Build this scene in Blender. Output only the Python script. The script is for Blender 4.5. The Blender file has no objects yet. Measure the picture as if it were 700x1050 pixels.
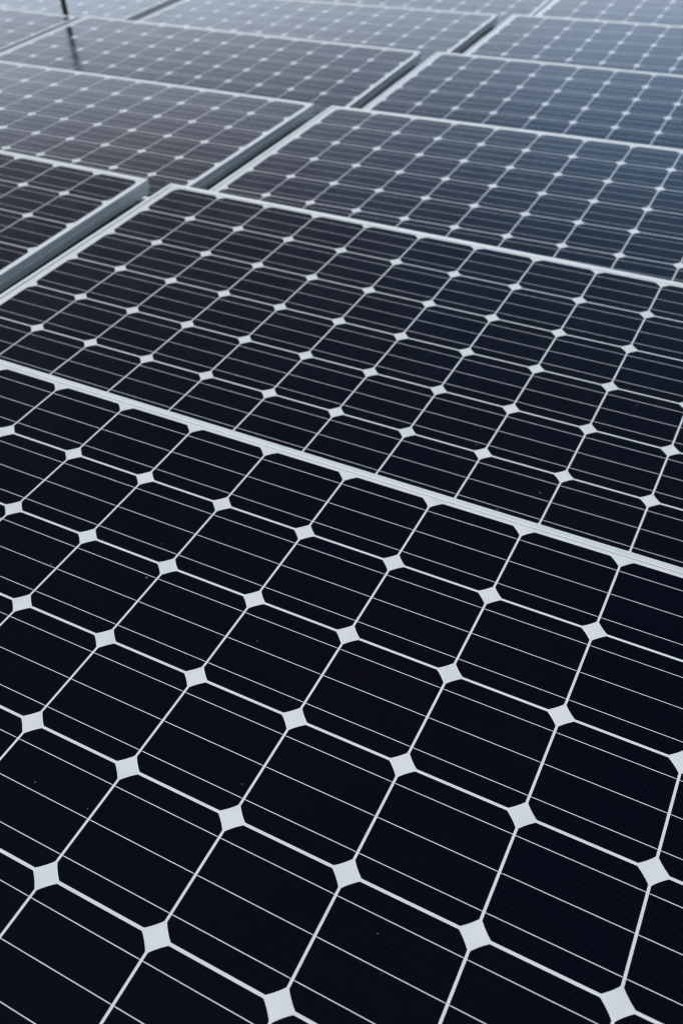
import bpy, bmesh, math, random
from mathutils import Matrix, Vector
random.seed(7)
S = bpy.context.scene
COL = S.collection

# ------------------------------------------------------------------ frame of reference
# "A" space: the plane of the nearest panel (x along its length, y up its slope, z normal).
# World space: z up from the flat roof, found from the step between the rows.
UP = Vector((-0.015, 0.108, 1.0)).normalized()
XA = (Vector((1, 0, 0)) - UP * UP.x).normalized()
YA = UP.cross(XA)
A2W = Matrix(((XA.x, XA.y, XA.z), (YA.x, YA.y, YA.z), (UP.x, UP.y, UP.z))).to_4x4()
A2W = Matrix.Translation((0, 0, 0.34)) @ A2W

# ------------------------------------------------------------------ camera
cam_d = bpy.data.cameras.new('camera')
cam = bpy.data.objects.new('camera', cam_d)
COL.objects.link(cam)
RC = ((0.8902384180916628, 0.4542281991796878, -0.033945574433125514),
      (0.2909937175452917, -0.6244829006937587, -0.7248060175589982),
      (-0.35042576289820354, 0.63537221359652, -0.6881162219321975))
Rc = Matrix((Vector(RC[0]), -Vector(RC[1]), -Vector(RC[2]))).transposed().to_4x4()
cam.matrix_world = A2W @ Matrix.Translation((0.9570330593, -0.8391514634, 0.8302135535)) @ Rc
cam_d.sensor_fit = 'VERTICAL'
cam_d.sensor_height = 36.0
cam_d.sensor_width = 24.0
cam_d.lens = 931.28 / 1050 * 36
cam_d.clip_start = 0.02
cam_d.clip_end = 1000
cam_d.dof.use_dof = True
cam_d.dof.focus_distance = 0.96
cam_d.dof.aperture_fstop = 6.0
S.camera = cam
S.render.filter_size = 1.2
S.render.engine = 'CYCLES'
S.cycles.pixel_filter_type = 'BLACKMAN_HARRIS'; S.cycles.filter_width = 1.2

# ------------------------------------------------------------------ sky and sun
SUN_EL, SUN_AZ = math.radians(52), math.radians(215)     # azimuth from +y, clockwise
w = bpy.data.worlds.new('World'); S.world = w; w.use_nodes = True
nt = w.node_tree; nt.nodes.clear()
out = nt.nodes.new('ShaderNodeOutputWorld')
bg = nt.nodes.new('ShaderNodeBackground')
sky = nt.nodes.new('ShaderNodeTexSky'); sky.sky_type = 'NISHITA'; sky.sun_disc = False
sky.sun_elevation = SUN_EL; sky.sun_rotation = SUN_AZ
sky.air_density = 1.0; sky.dust_density = 1.2; sky.ozone_density = 1.0
bg.inputs['Strength'].default_value = 0.05
nt.links.new(sky.outputs[0], bg.inputs['Color'])
# unseen cloud bank, added low in the sky to brighten the far panels
def wn(t, **k):
    o = nt.nodes.new(t)
    for a, b in k.items(): setattr(o, a, b)
    return o
tc = wn('ShaderNodeTexCoord'); sep = wn('ShaderNodeSeparateXYZ'); nt.links.new(tc.outputs['Generated'], sep.inputs[0])
cmap = wn('ShaderNodeMapping'); cmap.inputs['Scale'].default_value = (1.6, 1.6, 5.0); nt.links.new(tc.outputs['Generated'], cmap.inputs[0])
cno = wn('ShaderNodeTexNoise'); cno.inputs['Scale'].default_value = 1.7; cno.inputs['Detail'].default_value = 5
nt.links.new(cmap.outputs[0], cno.inputs['Vector'])
m1 = wn('ShaderNodeMath', operation='MULTIPLY_ADD'); nt.links.new(cno.outputs['Fac'], m1.inputs[0]); m1.inputs[1].default_value = .15
m2 = wn('ShaderNodeMath', operation='ADD'); nt.links.new(sep.outputs['Z'], m1.inputs[2]); nt.links.new(m1.outputs[0], m2.inputs[0]); m2.inputs[1].default_value = -.075
ramp = wn('ShaderNodeValToRGB'); nt.links.new(m2.outputs[0], ramp.inputs[0]); ramp.color_ramp.interpolation = 'B_SPLINE'
ADDED_CLOUD = ((0.0, .9), (.22, .95), (.32, 1.0), (.37, .62), (.45, .29), (.55, .13), (.66, .04), (.80, .0))
el = ramp.color_ramp.elements
el[0].position = ADDED_CLOUD[0][0]; el[0].color = (ADDED_CLOUD[0][1],) * 3 + (1,)
el[1].position = ADDED_CLOUD[-1][0]; el[1].color = (ADDED_CLOUD[-1][1],) * 3 + (1,)
for ps, v in ADDED_CLOUD[1:-1]:
    e = el.new(ps); e.color = (v, v, v, 1)
az = wn('ShaderNodeMapRange', interpolation_type='SMOOTHSTEP'); nt.links.new(sep.outputs['Y'], az.inputs[0])
for i_, v in enumerate((-.15, .40, .05, 1.0)): az.inputs[i_ + 1].default_value = v
hx = wn('ShaderNodeMapRange', interpolation_type='SMOOTHSTEP'); nt.links.new(sep.outputs['X'], hx.inputs[0])
for i_, v in enumerate((-.62, -.12, 0.0, 1.0)): hx.inputs[i_ + 1].default_value = v
tint = wn('ShaderNodeMix', data_type='RGBA'); nt.links.new(hx.outputs[0], tint.inputs[0])
tint.inputs[6].default_value = (.38, .32, .39, 1); tint.inputs[7].default_value = (.38, .78, 1.36, 1)
lowf = wn('ShaderNodeMapRange', interpolation_type='SMOOTHSTEP'); nt.links.new(sep.outputs['Z'], lowf.inputs[0])
for i_, v in enumerate((.30, .43, 0.0, 1.0)): lowf.inputs[i_ + 1].default_value = v
tin2 = wn('ShaderNodeMix', data_type='RGBA'); nt.links.new(lowf.outputs[0], tin2.inputs[0])
tin2.inputs[6].default_value = (.82, .94, 1.11, 1); nt.links.new(tint.outputs[2], tin2.inputs[7])
bg2 = wn('ShaderNodeBackground'); nt.links.new(tin2.outputs[2], bg2.inputs['Color'])
m3 = wn('ShaderNodeMath', operation='MULTIPLY'); nt.links.new(ramp.outputs[0], m3.inputs[0]); nt.links.new(az.outputs[0], m3.inputs[1])
ax = wn('ShaderNodeMapRange', interpolation_type='SMOOTHSTEP'); nt.links.new(sep.outputs['X'], ax.inputs[0])   # added cloud cut off to the right to darken the frame sides
for i_, v in enumerate((-.10, .25, 2.1, .12)): ax.inputs[i_ + 1].default_value = v
m4 = wn('ShaderNodeMath', operation='MULTIPLY'); nt.links.new(m3.outputs[0], m4.inputs[0]); nt.links.new(ax.outputs[0], m4.inputs[1])
nt.links.new(m4.outputs[0], bg2.inputs['Strength'])
add = wn('ShaderNodeAddShader'); nt.links.new(bg.outputs[0], add.inputs[0]); nt.links.new(bg2.outputs[0], add.inputs[1])
nt.links.new(add.outputs[0], out.inputs['Surface'])

sd = bpy.data.lights.new('sun', 'SUN'); sun = bpy.data.objects.new('sun', sd); COL.objects.link(sun)
sd.energy = 2.55; sd.angle = math.radians(12); sd.color = (1.0, 0.975, 0.94)
sdir = Vector((math.sin(SUN_AZ) * math.cos(SUN_EL), math.cos(SUN_AZ) * math.cos(SUN_EL), math.sin(SUN_EL)))
sun.rotation_euler = sdir.to_track_quat('Z', 'Y').to_euler()
S.view_settings.view_transform = 'Standard'
S.view_settings.look = 'None'
S.view_settings.exposure = 0.0
S.view_settings.gamma = 1.0

# ------------------------------------------------------------------ materials
class NT:
    def __init__(self, name):
        self.m = bpy.data.materials.new(name); self.m.use_nodes = True
        self.t = self.m.node_tree; self.p = self.t.nodes['Principled BSDF']
    def n(self, t, **k):
        o = self.t.nodes.new(t)
        for a, b in k.items(): setattr(o, a, b)
        return o
    def l(self, a, b): self.t.links.new(a, b)
    def math(self, op, a, b=None, c=None):
        o = self.n('ShaderNodeMath', operation=op)
        for i, v in enumerate((a, b, c)):
            if v is None: continue
            if isinstance(v, (int, float)): o.inputs[i].default_value = v
            else: self.l(v, o.inputs[i])
        return o.outputs[0]
    def mix(self, f, a, b):
        o = self.n('ShaderNodeMix', data_type='RGBA')
        for i, v in ((0, f), (6, a), (7, b)):
            if isinstance(v, (int, float)): o.inputs[i].default_value = v
            elif isinstance(v, tuple): o.inputs[i].default_value = (*v, 1)
            else: self.l(v, o.inputs[i])
        return o.outputs[2]
    def noise(self, vec, scale, detail=3, rough=.5):
        o = self.n('ShaderNodeTexNoise'); o.inputs['Scale'].default_value = scale
        o.inputs['Detail'].default_value = detail; o.inputs['Roughness'].default_value = rough
        self.l(vec, o.inputs['Vector']); return o.outputs['Fac']
    def ramp(self, v, lo, hi, a=0.0, b=1.0):
        o = self.n('ShaderNodeMapRange'); o.inputs[1].default_value = lo; o.inputs[2].default_value = hi
        o.inputs[3].default_value = a; o.inputs[4].default_value = b; self.l(v, o.inputs[0]); return o.outputs[0]
    def coord(self, which='Object'):
        return self.n('ShaderNodeTexCoord').outputs[which]
    def geo_pos(self):
        return self.n('ShaderNodeNewGeometry').outputs['Position']

COAT_IOR = 1.22
def under_glass(k, base, rough=.55):
    """what lies under the tempered glass: dust film over the colour, glass as the coat"""
    pos = k.geo_pos()
    # thin dust film and tiny specks, fixed on the glass
    big = k.ramp(k.noise(pos, 2.2, 4, .6), .35, .75, .2, 1.0)
    fine = k.ramp(k.noise(pos, 60, 3, .6), .35, .8, .4, 1.0)
    film = k.math('MULTIPLY', k.math('MULTIPLY', big, fine), .0022)
    vor = k.n('ShaderNodeTexVoronoi'); vor.inputs['Scale'].default_value = 34; k.l(pos, vor.inputs['Vector'])
    sp = k.math('LESS_THAN', vor.outputs['Distance'], k.math('MULTIPLY', k.ramp(k.noise(pos, 9, 2), .38, .7), .062))
    film = k.math('MAXIMUM', film, k.math('MULTIPLY', sp, .14))
    col = k.mix(film, base, (.62, .62, .60))
    k.l(col, k.p.inputs['Base Color'])
    k.p.inputs['Roughness'].default_value = rough
    k.p.inputs['Specular IOR Level'].default_value = 0.0
    k.p.inputs['Coat Weight'].default_value = 1.0
    k.p.inputs['Coat IOR'].default_value = COAT_IOR
    k.l(k.ramp(k.noise(pos, 14, 3), .3, .7, .13, .20), k.p.inputs['Coat Roughness'])

def mat_cell():
    k = NT('monocrystalline_cell')
    oi = k.n('ShaderNodeObjectInfo').outputs['Random']
    blot = k.ramp(k.noise(k.geo_pos(), 5.5, 3, .6), .3, .7, -.45, .45)      # the tint drifts inside a cell too
    base = k.mix(k.math('ADD', k.math('MULTIPLY', oi, .6), k.math('ADD', blot, .2)), (.0003, .0012, .0052), (.0014, .0011, .0036))
    # silver fingers across the cell, 2 mm apart
    xyz = k.n('ShaderNodeSeparateXYZ'); k.l(k.coord(), xyz.inputs[0])
    fr = k.math('FRACT', k.math('MULTIPLY', xyz.outputs['X'], 1 / .0021))
    finger = k.math('LESS_THAN', fr, .10)
    streak = k.n('ShaderNodeMapping'); streak.inputs['Scale'].default_value = (2.0, 240, 1); k.l(k.coord(), streak.inputs[0])
    st = k.ramp(k.noise(streak.outputs[0], 1.0, 2), .3, .75, .6, 1.15)
    base = k.mix(k.math('MULTIPLY', finger, k.math('MULTIPLY', st, .14)), base, (.12, .15, .22))
    under_glass(k, base)
    return k.m

def mat_backsheet():
    k = NT('white_backsheet')
    base = k.mix(k.ramp(k.noise(k.geo_pos(), 30, 4), .3, .7), (.68, .735, .755), (.76, .80, .815))
    under_glass(k, base, .6); return k.m

def mat_ribbon():
    k = NT('tinned_ribbon')
    base = k.mix(k.ramp(k.noise(k.geo_pos(), 90, 2), .3, .7), (.68, .71, .75), (.84, .85, .88))
    under_glass(k, base, .45)
    k.p.inputs['Metallic'].default_value = .1
    return k.m

def mat_alu(name, c0, c1, rough=.42, metal=.75):
    k = NT(name); pos = k.coord()
    mp = k.n('ShaderNodeMapping'); mp.inputs['Scale'].default_value = (1, 1, 14); k.l(pos, mp.inputs[0])
    f = k.ramp(k.noise(mp.outputs[0], 25, 4, .6), .3, .72)
    k.l(k.mix(f, c0, c1), k.p.inputs['Base Color'])
    k.p.inputs['Metallic'].default_value = metal
    k.l(k.ramp(k.noise(pos, 70, 3), .3, .7, rough - .06, rough + .08), k.p.inputs['Roughness'])
    return k.m

def mat_plain(name, c0, c1, scale, rough, metal=0.0, bump=0.0):
    k = NT(name); pos = k.geo_pos()
    f = k.noise(pos, scale, 6, .65)
    k.l(k.mix(k.ramp(f, .3, .7), c0, c1), k.p.inputs['Base Color'])
    k.p.inputs['Roughness'].default_value = rough; k.p.inputs['Metallic'].default_value = metal
    if bump:
        b = k.n('ShaderNodeBump'); b.inputs['Distance'].default_value = bump
        k.l(k.noise(pos, scale * 6, 4, .7), b.inputs['Height']); k.l(b.outputs[0], k.p.inputs['Normal'])
    return k.m

M_CELL, M_BACK, M_RIB = mat_cell(), mat_backsheet(), mat_ribbon()
M_FRAME = mat_alu('anodised_aluminium', (.83, .89, .885), (.88, .93, .92), .45, .32)
M_RAIL = mat_alu('mill_aluminium', (.22, .25, .26), (.34, .37, .39), .5)
M_ROOF = mat_plain('bitumen_roof', (.014, .019, .021), (.032, .040, .042), 7, .9, 0, .004)
M_POST = mat_plain('dark_painted_steel', (.010, .013, .014), (.020, .024, .025), 20, .6)
M_LIP_SHADE = mat_plain('grey_lip_shade', (.26, .28, .29), (.36, .38, .39), 60, .6)  # grey stands in for the shade along the inner frame lip
M_BOX = mat_plain('black_plastic', (.012, .012, .013), (.02, .02, .022), 40, .5)

# ------------------------------------------------------------------ helpers
def tag(o, label=None, cat=None, group=None, kind=None):
    for k_, v in (('label', label), ('category', cat), ('group', group), ('kind', kind)):
        if v: o[k_] = v
    return o

def link(name, bm, mat, parent=None, smooth=False):
    bmesh.ops.recalc_face_normals(bm, faces=bm.faces)
    me = bpy.data.meshes.new(name); bm.to_mesh(me); bm.free()
    me.materials.append(mat)
    if smooth:
        for f in me.polygons: f.use_smooth = True
    o = bpy.data.objects.new(name, me); COL.objects.link(o)
    if parent: o.parent = parent
    return o

def box(bm, a, b):
    r = bmesh.ops.create_cube(bm, size=1.0)
    for v in r['verts']:
        v.co = Vector([(a[i] + b[i]) / 2 + v.co[i] * (b[i] - a[i]) for i in range(3)])

def prism(bm, pts, z0, z1):
    lo = [bm.verts.new((x, y, z0)) for x, y in pts]; hi = [bm.verts.new((x, y, z1)) for x, y in pts]
    bm.faces.new(hi); bm.faces.new(lo[::-1])
    n = len(pts)
    for i in range(n): bm.faces.new((lo[i], lo[(i + 1) % n], hi[(i + 1) % n], hi[i]))

def tube(bm, p0, p1, r0, r1, seg=20):
    p0, p1 = Vector(p0), Vector(p1); q = (p1 - p0).to_track_quat('Z', 'Y').to_matrix()
    rings = []
    for p, r in ((p0, r0), (p1, r1)):
        rings.append([bm.verts.new(p + q @ Vector((r * math.cos(t * 2 * math.pi / seg), r * math.sin(t * 2 * math.pi / seg), 0))) for t in range(seg)])
    for i in range(seg): bm.faces.new((rings[0][i], rings[0][(i + 1) % seg], rings[1][(i + 1) % seg], rings[1][i]))
    bm.faces.new(rings[0][::-1]); bm.faces.new(rings[1])

# ------------------------------------------------------------------ the setting
bm = bmesh.new()
bmesh.ops.create_grid(bm, x_segments=60, y_segments=60, size=60)
roof = link('flat_roof', bm, M_ROOF); roof.location = (0, 0, 0)
tag(roof, 'dark bitumen flat roof below the rows of solar panels', 'roof', kind='structure')

# ------------------------------------------------------------------ one solar panel
P = .127                       # cell pitch
GX, GY = .0028, .0032          # gaps between cells
X0, X1, Y0, Y1 = -.025, 1.539, -.776, .014   # outer edge of the frame
LIP = .009

def cell_bm():
    hx, hy = (P - GX) / 2, (P - GY) / 2
    R = math.hypot(hx, hy - .0132)
    a0 = math.asin(math.sqrt(R * R - hx * hx) / R); a1 = math.acos(math.sqrt(R * R - hy * hy) / R)
    arc = [(R * math.cos(a0 + (a1 - a0) * t / 5), R * math.sin(a0 + (a1 - a0) * t / 5)) for t in range(6)]
    pts = arc + [(-x, y) for x, y in arc[::-1]] + [(-x, -y) for x, y in arc] + [(x, -y) for x, y in arc[::-1]]
    b = bmesh.new(); prism(b, pts, -.0003, 0.0)
    return b

def frame_bm():
    prof = [(0, -.00005), (0, .0015), (.0003, .0018), (.0087, .0018), (.009, .0015), (.009, -.0010), (.0072, -.0130),
            (.0098, -.0158), (.0098, -.0182), (.0074, -.0188), (.0060, -.0325), (-.014, -.0325), (-.014, -.0310),
            (.0045, -.0310), (.0045, -.0050), (.0045, -.00005)]
    b = bmesh.new(); rings = []
    xi0, xi1, yi0, yi1 = X0 + LIP, X1 - LIP, Y0 + LIP, Y1 - LIP
    for cx, cy, sx, sy in ((xi0, yi0, -1, -1), (xi1, yi0, 1, -1), (xi1, yi1, 1, 1), (xi0, yi1, -1, 1)):
        rings.append([b.verts.new((cx + sx * d, cy + sy * d, z)) for d, z in prof])
    m = len(prof)
    for i in range(4):
        a, c = rings[i], rings[(i + 1) % 4]
        for j in range(m): b.faces.new((a[j], a[(j + 1) % m], c[(j + 1) % m], c[j]))
    return b

def ribbon_bm():
    b = bmesh.new()
    for c in range(12):
        x0, x1 = c * P + GX / 2 + .0024, (c + 1) * P - GX / 2 - .0024
        box(b, (x0, -.00038, -.0001), (x1, .00038, .00020))
    for c in range(13):            # thin tabs where the ribbon dives to the next cell
        xa = c * P - (.0039 if c else -.0014); xb = c * P + (.0039 if c < 12 else -.0014)
        if c == 0: xa = 0.0015
        if c == 12: xb = 12 * P - .0015
        for s0, s1 in ((xa, min(xb, c * P - GX / 2)), (max(xa, c * P + GX / 2), xb)):
            if s1 > s0 + .0003: box(b, (s0, -.0003, -.0001), (s1, .0003, .00010))
    return b

def make_panel():
    root = bpy.data.objects.new('solar_panel', None); COL.objects.link(root); root.empty_display_size = .1
    link('frame', frame_bm(), M_FRAME, root)
    b = bmesh.new(); box(b, (X0 + .0050, Y0 + .0050, -.0050), (X1 - .0050, Y1 - .0050, -.00012))
    link('backsheet', b, M_BACK, root)
    b = bmesh.new()                      # grey strip added inside the lip, painting in its dark shade line
    xa, xb, ya, yb, t_ = X0 + LIP, X1 - LIP, Y0 + LIP, Y1 - LIP, .0007
    for q0, q1 in (((xa, yb - t_), (xb, yb)), ((xa, ya), (xb, ya + t_)), ((xa, ya + t_), (xa + t_, yb - t_)), ((xb - t_, ya + t_), (xb, yb - t_))):
        box(b, (q0[0] + .00003, q0[1] + .00003, -.0001), (q1[0] - .00003, q1[1] - .00003, .0003))
    link('lip_shade', b, M_LIP_SHADE, root)
    b = bmesh.new(); box(b, (.70, -.14, -.026), (.82, -.04, -.0052)); bmesh.ops.bevel(b, geom=b.edges[:], offset=.004, segments=2, affect='EDGES')
    link('junction_box', b, M_BOX, root)
    first = None
    for r in range(6):
        for c in range(12):
            if first is None:
                o = link('solar_cell', cell_bm(), M_CELL, root); first = o
            else:
                o = first.copy(); COL.objects.link(o); o.parent = root
            o.location = ((c + .5) * P, -(r + .5) * P, 0)
    first = None
    for r in range(6):
        for k_ in (-1, 0, 1):
            if first is None:
                o = link('busbar_ribbon', ribbon_bm(), M_RIB, root); first = o
            else:
                o = first.copy(); COL.objects.link(o); o.parent = root
            o.location = (0, -(r + .5) * P + k_ * .322 * P, 0)
    return root

def copy_tree(o, parent=None):
    c = o.copy(); COL.objects.link(c); c.parent = parent
    for ch in o.children: copy_tree(ch, c)
    return c

FIT = {   # origin (far left corner of the cells) and rotation vector of each panel, in A space
    'A0': (-.381, 0, 0, 0, 0, 0),
    'P2': (-0.3775, 0.8407, -0.0862, -0.01408, -0.00596, -0.00492),
    'P3': (-0.3737, 1.6644, -0.1759, -0.02065, -0.02279, -0.00114),
    'P4': (-0.3631, 2.4750, -0.2505, -0.00910, -0.02130, 0.00074),
    'P5': (-0.3537, 3.2944, -0.3307, -0.00508, -0.03000, -0.00552),
    'L1': (-1.9945, 0.8268, -0.0842, -0.00802, -0.00328, -0.00125),
    'L2': (-1.9962, 1.6525, -0.1933, -0.02678, -0.01031, 0.00496),
    'L3': (-2.0017, 2.4827, -0.2812, -0.00919, -0.00913, 0.01262),
    'L4': (-1.9891, 3.3115, -0.3845, -0.01201, -0.02529, 0.00478),
    'K3': (-3.6453, 2.4912, -0.2909, -0.00579, -0.00506, 0.00080),
}
def ex(a, b, k=1.0):
    return tuple(FIT[a][i] + (FIT[a][i] - FIT[b][i]) * k for i in range(3)) + tuple((FIT[a][i] + FIT[b][i]) / 2 for i in range(3, 6))
FIT['P6'] = ex('P5', 'P4'); FIT['P7'] = ex('P6', 'P5')
FIT['L5'] = ex('L4', 'L3'); FIT['L6'] = ex('L5', 'L4')
dK = [FIT['K3'][i] - FIT['L3'][i] for i in range(6)]
for a in ('4', '5'): FIT['K' + a] = tuple(FIT['L' + a][i] + dK[i] for i in range(3)) + tuple(FIT['L' + a][3:])

for a, dx, dz in (('K3', .022, -.010), ('K4', .045, -.018), ('K5', .045, -.018)):
    FIT[a] = (FIT[a][0] + dx, FIT[a][1], FIT[a][2] + dz) + FIT[a][3:]
G = 'rows of framed solar panels on the roof'
LABELS = {
    'A0': 'nearest and largest solar panel, filling the whole bottom of the photo',
    'P2': 'large sharp solar panel directly behind the nearest one, second from the front',
    'P3': 'bluish solar panel third from the front in the right hand column',
    'P4': 'solar panel fourth from the front in the right hand column',
    'P5': 'greyish solar panel fifth from the front in the right hand column',
    'P6': 'pale blurred solar panel cut by the top edge at the right corner',
    'L1': 'brownish black solar panel cut by the left edge, its thick grey frame side showing',
    'L2': 'dark grey solar panel right behind the brownish one cut by the left edge',
    'L3': 'grey blurred solar panel with the faint dark reflection of the post on it',
    'L4': 'blue grey blurred solar panel right behind the one reflecting the post',
    'L5': 'pale blurred solar panel cut by the top edge left of its darker gap',
    'K3': 'grey solar panel at the left edge near the top corner, before the dark post',
    'K4': 'blurred solar panel in the very top left corner behind the dark post',
    'K5': 'faint pale solar panel just showing at the top edge right of the dark post',
}
panel = make_panel()
def Amat(f):
    r = Vector(f[3:6]); ang = r.length
    R = Matrix.Rotation(ang, 4, r.normalized()) if ang > 1e-9 else Matrix.Identity(4)
    return Matrix.Translation(f[:3]) @ R
WORLD = {}
for i, key in enumerate(LABELS):
    o = panel if i == 0 else copy_tree(panel)
    WORLD[key] = A2W @ Amat(FIT[key])
    o.matrix_world = WORLD[key]
    tag(o, LABELS[key], 'solar panel', G)

# ------------------------------------------------------------------ rails that carry the rows
ROWS = [(('A0',), 'front'), (('L1', 'P2'), ''), (('L2', 'P3'), ''), (('K3', 'L3', 'P4'), ''), (('K4', 'L4', 'P5'), ''), (('K5', 'L5', 'P6'), '')]
RL = ['aluminium rail hidden beneath the far edge of the nearest panel',
      'aluminium rail crossing the gap beside the corner of the brownish panel',
      'aluminium rail crossing the gap under the third row of panels',
      'aluminium rail crossing the gap under the fourth row of panels',
      'aluminium rail crossing the gap under the fifth row of panels',
      'aluminium rail crossing the gap under the farthest row of panels']
for (keys, _), lab in zip(ROWS, RL):
    for yy in (-.040,):
        pts = []
        for kx in keys:
            for x in (X0 - .0, X1 + .0): pts.append(WORLD[kx] @ Vector((x, yy, -.0345)))
        root = bpy.data.objects.new('mounting_rail', None); COL.objects.link(root)
        root.location = (pts[0].x, pts[0].y, 0); tag(root, lab, 'rail', 'rails under the panel rows')
        b = bmesh.new(); secs = []
        for p in pts:
            q = p - root.location
            secs.append([b.verts.new(q + Vector((0, dy, dz))) for dy, dz in ((-.02, 0), (-.005, 0), (-.005, -.008), (.005, -.008), (.005, 0), (.02, 0), (.02, -.038), (-.02, -.038))])
        for a, c in zip(secs, secs[1:]):
            for j in range(8): b.faces.new((a[j], a[(j + 1) % 8], c[(j + 1) % 8], c[j]))
        b.faces.new(secs[0]); b.faces.new(secs[-1][::-1])
        link('rail_beam', b, M_RAIL, root)
        for j in range(0, len(pts)):
            p = pts[j] - root.location
            sx = .16 if j % 2 == 0 else -.16
            b = bmesh.new(); box(b, (p.x + sx - .02, p.y - .018, .0), (p.x + sx + .02, p.y + .018, p.z - .0385 ))
            box(b, (p.x + sx - .06, p.y - .06, .0), (p.x + sx + .06, p.y + .06, .006))
            link('support_leg', b, M_RAIL, root)

# ------------------------------------------------------------------ the dark post behind the last panel of the left column
base = WORLD['K3'] @ Vector((1.475, .045, 0))
b = bmesh.new()
tube(b, (0, 0, 0), (-.05, 0, .60), .012, .012, 24)
post = bpy.data.objects.new('post', None); COL.objects.link(post); post.location = (base.x, base.y, 0)
tag(post, 'slim dark post standing between two panels in the top left corner', 'post')
link('post_shaft', b, M_POST, post, True)
b = bmesh.new(); tube(b, (-.05, 0, .6005), (-.0515, 0, .618), .017, .015, 24); link('post_cap', b, M_POST, post)
b = bmesh.new(); box(b, (-.06, -.03, .0005), (.06, .03, .008)); link('base_plate', b, M_POST, post)
